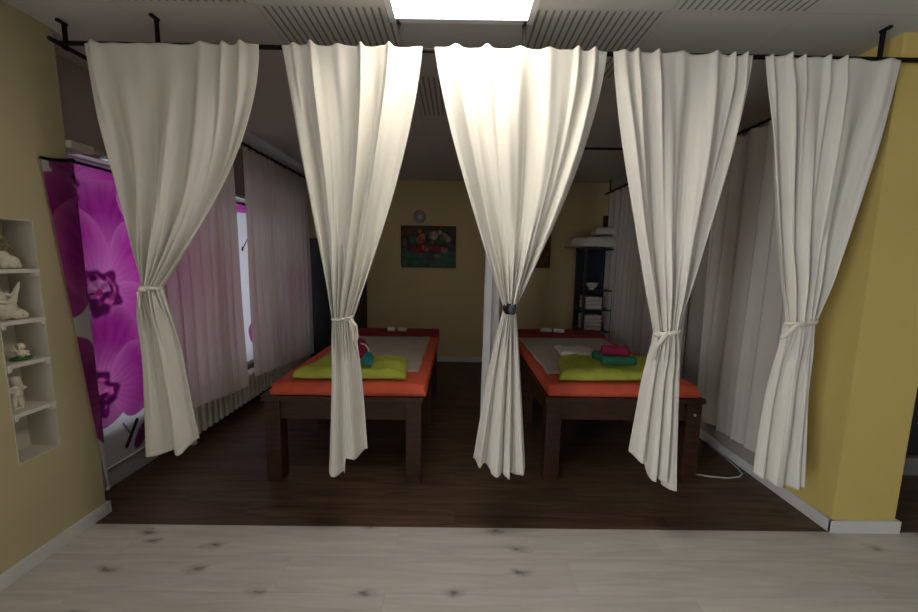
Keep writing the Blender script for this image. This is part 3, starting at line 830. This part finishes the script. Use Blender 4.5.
BLOBS = [  # u, v, ru, rv, tilt, colour : seated figures and plants in a garden, loosely brushed
    (.10, .88, .13, .07, 0, (.22, .05, .02)), (.22, .66, .10, .13, 20, (.10, .17, .08)), (.06, .55, .04, .2, 0, (.16, .13, .09)),
    (.36, .70, .075, .15, -12, (.55, .16, .10)), (.34, .88, .04, .06, 0, (.50, .20, .12)), (.30, .42, .15, .10, 10, (.28, .02, .02)),
    (.44, .46, .06, .10, 30, (.55, .22, .16)), (.62, .46, .18, .055, -8, (.36, .05, .03)), (.80, .42, .07, .10, 20, (.55, .20, .14)), (.66, .26, .06, .05, 0, (.5, .22, .14)),
    (.60, .78, .09, .12, 0, (.52, .42, .30)), (.70, .86, .05, .06, 0, (.5, .3, .22)), (.72, .66, .05, .11, -10, (.03, .20, .05)), (.84, .72, .07, .15, 25, (.40, .34, .20)),
    (.92, .55, .05, .12, 0, (.06, .10, .14)), (.50, .24, .11, .07, 0, (.08, .07, .12)), (.16, .22, .12, .06, 0, (.05, .17, .07)), (.86, .18, .1, .05, 0, (.06, .20, .09)), (.55, .60, .05, .05, 0, (.12, .16, .06)),
]
def paint1(u, v):
    c = (.035, .10, .07) if v < .36+.04*math.sin(9*u) else (.045, .03, .028)
    n = noise.noise((u*9, v*9, 0)); c = mixc(c, (c[0]*1.8, c[1]*1.8, c[2]*1.6), .5+n)
    for bu, bv, ru, rv, tl, col in BLOBS:
        a = R(tl); du, dv = (u-bu), (v-bv)
        x = (du*math.cos(a)+dv*math.sin(a))/ru; y = (-du*math.sin(a)+dv*math.cos(a))/rv
        d = math.hypot(x, y)+.25*noise.noise((u*14, v*14, bu*9))
        if d < 1: c = mixc(c, mixc(col, tuple(q*.5 for q in col), .5+noise.noise((u*20, v*16, bv))), min(1, (1-d)*5))
    return c
def paint2(u, v):
    n = noise.noise((u*6, v*8, 4)); return mixc((.05, .022, .014), (.16, .08, .04), .5+n)
picture('painting', 'colourful canvas of reddish figures in a garden on the far wall', -.80, -.035, 1.355, 1.93, paint1, M_brown, .014)
picture('painting', 'dark brown picture on the far wall, half hidden by the middle curtain', .86, 1.285, 1.37, 1.835, paint2, M_brown, .03)
t = thing('wall_detector', 'small round pale fitting on the far wall above the painting', 'detector', (-.545, YF, 2.05))
bm = bmesh.new(); add_cyl(bm, (-.545, YF-.001, 2.055), (-.545, YF-.03, 2.055), .088, 36, .075); obj('housing', bm, M_greyskirt, t, False)
bm = bmesh.new(); add_cyl(bm, (-.535, YF-.028, 2.05), (-.535, YF-.04, 2.05), .032, 24, .026); obj('sensor', bm, M_niche, t)

# ------------------------------------------------------------------ dark cupboard in the far left corner
t = thing('cupboard', 'tall dark cupboard in the far left corner behind the left curtain', 'cupboard', (-1.62, 4.96, 0))
cx0, cx1, cy0, cy1, ch = -1.96, -1.285, 4.80, 5.165, 1.72
bm = bmesh.new(); add_box(bm, cx0, cx1, cy0, cy1, 0, ch, .004); obj('body', bm, M_navy, t)
for q in (0, 1):
    a = cx0+.006+q*(cx1-cx0)/2
    d = obj('door', B(a, a+(cx1-cx0)/2-.012, cy0-.018, cy0-.001, .08, ch-.02, .003), M_navy, t)
    hx = a+(cx1-cx0)/2-.05 if q == 0 else a+.04
    bm = bmesh.new(); add_cyl(bm, (hx, cy0-.035, .85), (hx, cy0-.035, .99), .006); add_cyl(bm, (hx, cy0-.035, .86), (hx, cy0-.016, .86), .005); add_cyl(bm, (hx, cy0-.035, .98), (hx, cy0-.016, .98), .005)
    obj('handle', bm, M_black, d, True)

# ------------------------------------------------------------------ shelf unit in the far right corner
SX0, SX1, SY0, SY1, SH = 1.63, 1.93, 4.74, 5.12, 1.655
t = thing('shelf_unit', 'dark metal and glass shelf unit in the far right corner', 'shelf unit', ((SX0+SX1)/2, 4.95, 0))
SX1 = 2.03; 
for px in (SX0, SX1-.03):
    for py in (SY0, SY1-.03): obj('post', B(px, px+.03, py, py+.03, 0, SH, .003), M_cab, t)
LEV = [.15, .56, .845, 1.10, SH-.02]
for z in LEV: obj('shelf', B(SX0+.004, SX1-.004, SY0+.004, SY1-.004, z-.02, z, .002), M_cab, t)
obj('back_panel', B(SX0+.03, SX1-.03, SY1-.012, SY1-.006, .1, SH-.02), M_cab, t)
GF = 'folded white towels in the shelf unit'
def fold(x0, x1, y0, y1, z, h, label, grp=GF, seed=0, mat=M_white):
    bm = bmesh.new(); add_box(bm, x0, x1, y0, y1, z+.001, z+h-.001, h*.38, 4)
    for v in bm.verts: v.co += Vector((.004*noise.noise((v.co*9)+Vector((seed, 0, 0))), .004*noise.noise((v.co*7)+Vector((0, seed, 0))), .003*noise.noise((v.co*11)+Vector((0, 0, seed))) if v.co.z > z+h*.5 else 0))
    tag(obj('folded_towel', bm, mat, None, True), label, 'towel', grp)
wh = ['bottom', 'second from the bottom', 'second from the top', 'top']
for k in range(4): fold(SX0+.045, SX0+.27, SY0+.02, SY0+.30, .56+k*.052, .052, f'white towel, {wh[k]} of four on the lower shelf of the dark unit', seed=k*3)
wh = ['bottom', 'middle', 'top']
for k in range(3): fold(SX0+.05, SX0+.265, SY0+.02, SY0+.30, .845+k*.055, .055, f'white towel, {wh[k]} of three on the middle shelf of the dark unit', seed=k*5+20)
# on top of the unit
GTOP = 'white towels on top of the shelf unit'
soft('folded_towel', 'wide white towel draped over the top of the dark shelf unit, beneath another', 'towel', M_white, [(1.42, 4.70), (2.09, 4.70), (2.09, 5.10), (1.46, 5.10)], SH, .125, GTOP, wr=.016, seed=7, round_=.2, ragged=.02)
soft('folded_towel', 'smaller white towel, topmost on the dark shelf unit', 'towel', M_white, [(1.76, 4.74), (2.10, 4.74), (2.10, 5.05), (1.79, 5.05)], SH+.160, .095, GTOP, wr=.012, seed=9, round_=.25, ragged=.012)
# small pale bowl on the upper shelf
bm = bmesh.new()
prof = [(.012, 0), (.035, .0), (.04, .006), (.03, .012), (.062, .04), (.08, .075), (.084, .09), (.078, .09), (.072, .075), (.055, .045), (.0, .02)]
rings = []
for r, z in prof:
    rings.append([bm.verts.new((1.765+max(r, .001)*math.cos(2*PI*k/24), 4.83+max(r, .001)*math.sin(2*PI*k/24), 1.1005+z)) for k in range(24)])
for A_, B_ in zip(rings, rings[1:]):
    for k in range(24): bm.faces.new((A_[k], A_[(k+1) % 24], B_[(k+1) % 24], B_[k]))
bm.faces.new(rings[0][::-1])
tag(obj('bowl', bm, M_cab if False else M_niche, None, True), 'small pale bowl on the upper shelf of the dark unit', 'bowl')
# small dark wooden plaque on the far wall above the unit
bm = bmesh.new(); add_box(bm, 2.0, 2.065, YF-.035, YF-.003, 1.90, 2.10, .004)
p_ = tag(obj('wall_plaque', bm, M_brown, None), 'small dark brown wooden plaque on the far wall above the shelf unit', 'plaque')

# ------------------------------------------------------------------ figurines in the niche
def fig_root(label, y, z, x=-2.045): return thing('figurine', label, 'figurine', (x, y, z), 'figurines in the wall niche')
GX = -2.035
def finish(o, vox=.0022):
    m = o.modifiers.new('fuse', 'REMESH'); m.mode = 'VOXEL'; m.voxel_size = vox; m.use_smooth_shade = True
    s = o.modifiers.new('soften', 'SMOOTH'); s.factor = .5; s.iterations = 2
    return o
# a: seated winged figure, bronze bodice and cream skirt (top compartment)
z0 = SHELF[0]+.0005; y0 = 1.650
r = fig_root('figurine with bronze upper body and cream skirt in the top compartment of the niche', y0, z0, GX)
bm = bmesh.new()
add_ell(bm, (GX, y0+.012, z0+.022), (.036, .040, .021)); add_ell(bm, (GX+.008, y0+.028, z0+.032), (.028, .026, .030), (.5, 0, 0)); add_ell(bm, (GX, y0, z0+.055), (.024, .026, .03))
for k in range(7): add_ell(bm, (GX+.03*math.cos(k*.9), y0+.014+.036*math.sin(k*.9), z0+.014), (.012, .012, .013))
finish(obj('skirt', bm, M_porc, r, True))
bm = bmesh.new()
add_ell(bm, (GX, y0-.004, z0+.092), (.016, .018, .027), (.2, 0, 0)); add_ell(bm, (GX+.002, y0-.004, z0+.116), (.008, .008, .01)); add_ell(bm, (GX+.003, y0-.003, z0+.136), (.016, .016, .019))
add_tube(bm, [(GX, y0+.01, z0+.108), (GX+.012, y0+.03, z0+.094), (GX+.026, y0+.022, z0+.082)], [.007, .006, .005]); add_tube(bm, [(GX, y0-.018, z0+.108), (GX+.014, y0-.034, z0+.095), (GX+.026, y0-.02, z0+.088)], [.007, .006, .005])
add_ell(bm, (GX-.002, y0-.003, z0+.146), (.018, .019, .013)); add_ell(bm, (GX-.014, y0-.003, z0+.128), (.008, .014, .022))
finish(obj('upper_body', bm, M_olive, r, True))
bm = bmesh.new()
for s in (-1, 1):
    add_ell(bm, (GX-.018, y0-.004+s*.028, z0+.108), (.005, .026, .017), (s*.8, 0, 0)); add_ell(bm, (GX-.018, y0-.004+s*.022, z0+.088), (.005, .018, .010), (s*.2, 0, 0))
finish(obj('wings', bm, M_olive, r, True), .0016)
# b: white sleigh-like figure with a tall curling prow
z0 = SHELF[1]+.0005; y0 = 1.652
r = fig_root('cream figurine with a tall curled tip in the second compartment of the niche', y0, z0, GX)
bm = bmesh.new()
add_ell(bm, (GX, y0-.02, z0+.05), (.034, .048, .048)); add_ell(bm, (GX, y0-.04, z0+.10), (.026, .026, .04)); add_ell(bm, (GX+.004, y0-.046, z0+.142), (.018, .017, .02))
add_ell(bm, (GX, y0+.02, z0+.024), (.036, .040, .024)); add_ell(bm, (GX+.018, y0+.035, z0+.018), (.02, .018, .018)); add_ell(bm, (GX+.022, y0+.01, z0+.016), (.016, .018, .016)); add_ell(bm, (GX-.01, y0+.04, z0+.03), (.018, .015, .02))
add_tube(bm, [(GX, y0, z0+.06), (GX+.004, y0+.012, z0+.085), (GX+.006, y0+.022, z0+.115), (GX+.006, y0+.036, z0+.145), (GX+.006, y0+.046, z0+.170)], [.02, .016, .012, .009, .003])
add_tube(bm, [(GX+.02, y0-.05, z0+.09), (GX+.034, y0-.03, z0+.08), (GX+.034, y0-.01, z0+.095)], [.01, .009, .008]); add_tube(bm, [(GX+.012, y0-.02, z0+.12), (GX+.02, y0-.005, z0+.11), (GX+.02, y0+.008, z0+.12)], [.009, .008, .006])
finish(obj('body', bm, M_porc, r, True))
# c: small white cherub on a mossy green base
z0 = SHELF[2]+.0005; y0 = 1.672
r = fig_root('small white cherub on a green base in the third compartment of the niche', y0, z0, GX)
bm = bmesh.new(); add_ell(bm, (GX, y0, z0+.007), (.036, .040, .011)); add_ell(bm, (GX+.01, y0+.018, z0+.010), (.016, .014, .009)); o = finish(obj('base', bm, M_mossy, r, True)); o['label'] = 'mossy green base'
bm = bmesh.new()
add_ell(bm, (GX, y0, z0+.030), (.016, .018, .019)); add_ell(bm, (GX+.002, y0+.004, z0+.060), (.015, .015, .016)); add_ell(bm, (GX+.014, y0+.012, z0+.022), (.017, .008, .008)); add_ell(bm, (GX+.014, y0-.010, z0+.022), (.017, .008, .008))
add_tube(bm, [(GX, y0-.012, z0+.042), (GX+.008, y0-.026, z0+.052), (GX+.010, y0-.030, z0+.064)], [.006, .005, .005]); add_tube(bm, [(GX, y0+.014, z0+.04), (GX+.012, y0+.022, z0+.034), (GX+.02, y0+.012, z0+.036)], [.006, .005, .005])
add_ell(bm, (GX-.014, y0-.016, z0+.045), (.004, .014, .012), (.4, 0, 0)); add_ell(bm, (GX-.014, y0+.016, z0+.045), (.004, .014, .012), (-.4, 0, 0)); add_ell(bm, (GX-.001, y0+.004, z0+.07), (.014, .015, .01))
finish(obj('body', bm, M_porc, r, True), .0016)
# d: standing cream cherub
z0 = SHELF[3]+.0005; y0 = 1.632
r = fig_root('standing cream cherub with wings in the fourth compartment of the niche', y0, z0, GX)
bm = bmesh.new()
add_ell(bm, (GX, y0, z0+.006), (.022, .026, .007))
add_tube(bm, [(GX, y0-.010, z0+.006), (GX+.003, y0-.012, z0+.03), (GX, y0-.008, z0+.062)], [.008, .009, .013]); add_tube(bm, [(GX+.004, y0+.014, z0+.006), (GX+.008, y0+.013, z0+.03), (GX, y0+.008, z0+.062)], [.008, .009, .013])
add_ell(bm, (GX, y0, z0+.078), (.021, .024, .027)); add_ell(bm, (GX+.002, y0, z0+.102), (.016, .020, .018)); add_ell(bm, (GX+.004, y0+.002, z0+.135), (.020, .020, .022)); add_ell(bm, (GX, y0+.002, z0+.146), (.020, .021, .014))
add_tube(bm, [(GX, y0-.02, z0+.108), (GX+.012, y0-.032, z0+.092), (GX+.024, y0-.016, z0+.086)], [.008, .007, .006]); add_tube(bm, [(GX, y0+.02, z0+.108), (GX+.014, y0+.030, z0+.096), (GX+.024, y0+.012, z0+.098)], [.008, .007, .006])
finish(obj('body', bm, M_porc, r, True))
bm = bmesh.new()
for s in (-1, 1):
    add_ell(bm, (GX-.016, y0+s*.026, z0+.112), (.005, .022, .018), (-s*.6, 0, 0)); add_ell(bm, (GX-.016, y0+s*.022, z0+.092), (.005, .016, .012), (-s*.1, 0, 0))
finish(obj('wings', bm, M_porc, r, True), .0016)

# ------------------------------------------------------------------ dark low cabinet beyond the pillar
t = thing('low_cabinet', 'black low cabinet on a grey plinth beyond the yellow pillar', 'cabinet', (3.6, 2.75, 0))
bm = bmesh.new(); add_box(bm, 3.02, 4.3, 2.44, 3.0, .13, .66, .006); obj('body', bm, M_navy, t)
obj('plinth', B(3.0, 4.3, 2.40, 3.0, 0, .128, .004), M_plinth, t)
for q in (0, 1): obj('door', B(3.03+q*.63, 3.03+q*.63+.61, 2.424, 2.439, .15, .64, .003), M_navy, t)

# ------------------------------------------------------------------ light
def area(name, loc, rot, sx, sy, power, col):
    l = bpy.data.lights.new(name, 'AREA'); l.shape = 'RECTANGLE'; l.size = sx; l.size_y = sy; l.energy = power; l.color = col
    o = bpy.data.objects.new(name, l); COL.objects.link(o); o.location = loc; o.rotation_euler = rot
    return o
# daylight outside the window wall and outside the front-room window
area('daylight_window', (WX-.55, 3.35, 1.2), (0, R(-90), 0), 1.8, 2.9, 17, (.90, .93, 1.0))
area('daylight_front', (XO-.4, (GY0+GY1)/2, 1.3), (0, R(-90), 0), 2.2, 1.6, 145, (.93, .95, 1.0))

w = bpy.data.worlds.new('overcast'); S.world = w; w.use_nodes = True
nt = w.node_tree; bg = nt.nodes['Background']
sky = nt.nodes.new('ShaderNodeTexSky'); sky.sky_type = 'HOSEK_WILKIE'; sky.turbidity = 6
nt.links.new(sky.outputs[0], bg.inputs['Color']); bg.inputs['Strength'].default_value = .5

# ------------------------------------------------------------------ camera
cam = bpy.data.cameras.new('camera'); co = bpy.data.objects.new('camera', cam); COL.objects.link(co)
cam.sensor_width = 36; cam.lens = 366.24/918*36; cam.clip_start = .02
co.location = (0, 0, 1.45)
mat = Matrix.Rotation(R(-.21), 4, 'Z') @ Matrix.Rotation(R(90-6.976), 4, 'X') @ Matrix.Rotation(R(.783), 4, 'Z')
co.rotation_euler = mat.to_euler()
S.camera = co

S.view_settings.view_transform = 'Standard'; S.view_settings.look = 'None'
S.view_settings.gamma = 1; S.view_settings.use_curve_mapping = False
S.view_settings.exposure = 0.34
S.cycles.use_denoising = True
S.cycles.max_bounces = 10; S.cycles.diffuse_bounces = 5; S.cycles.transparent_max_bounces = 16
S.cycles.sample_clamp_indirect = 4
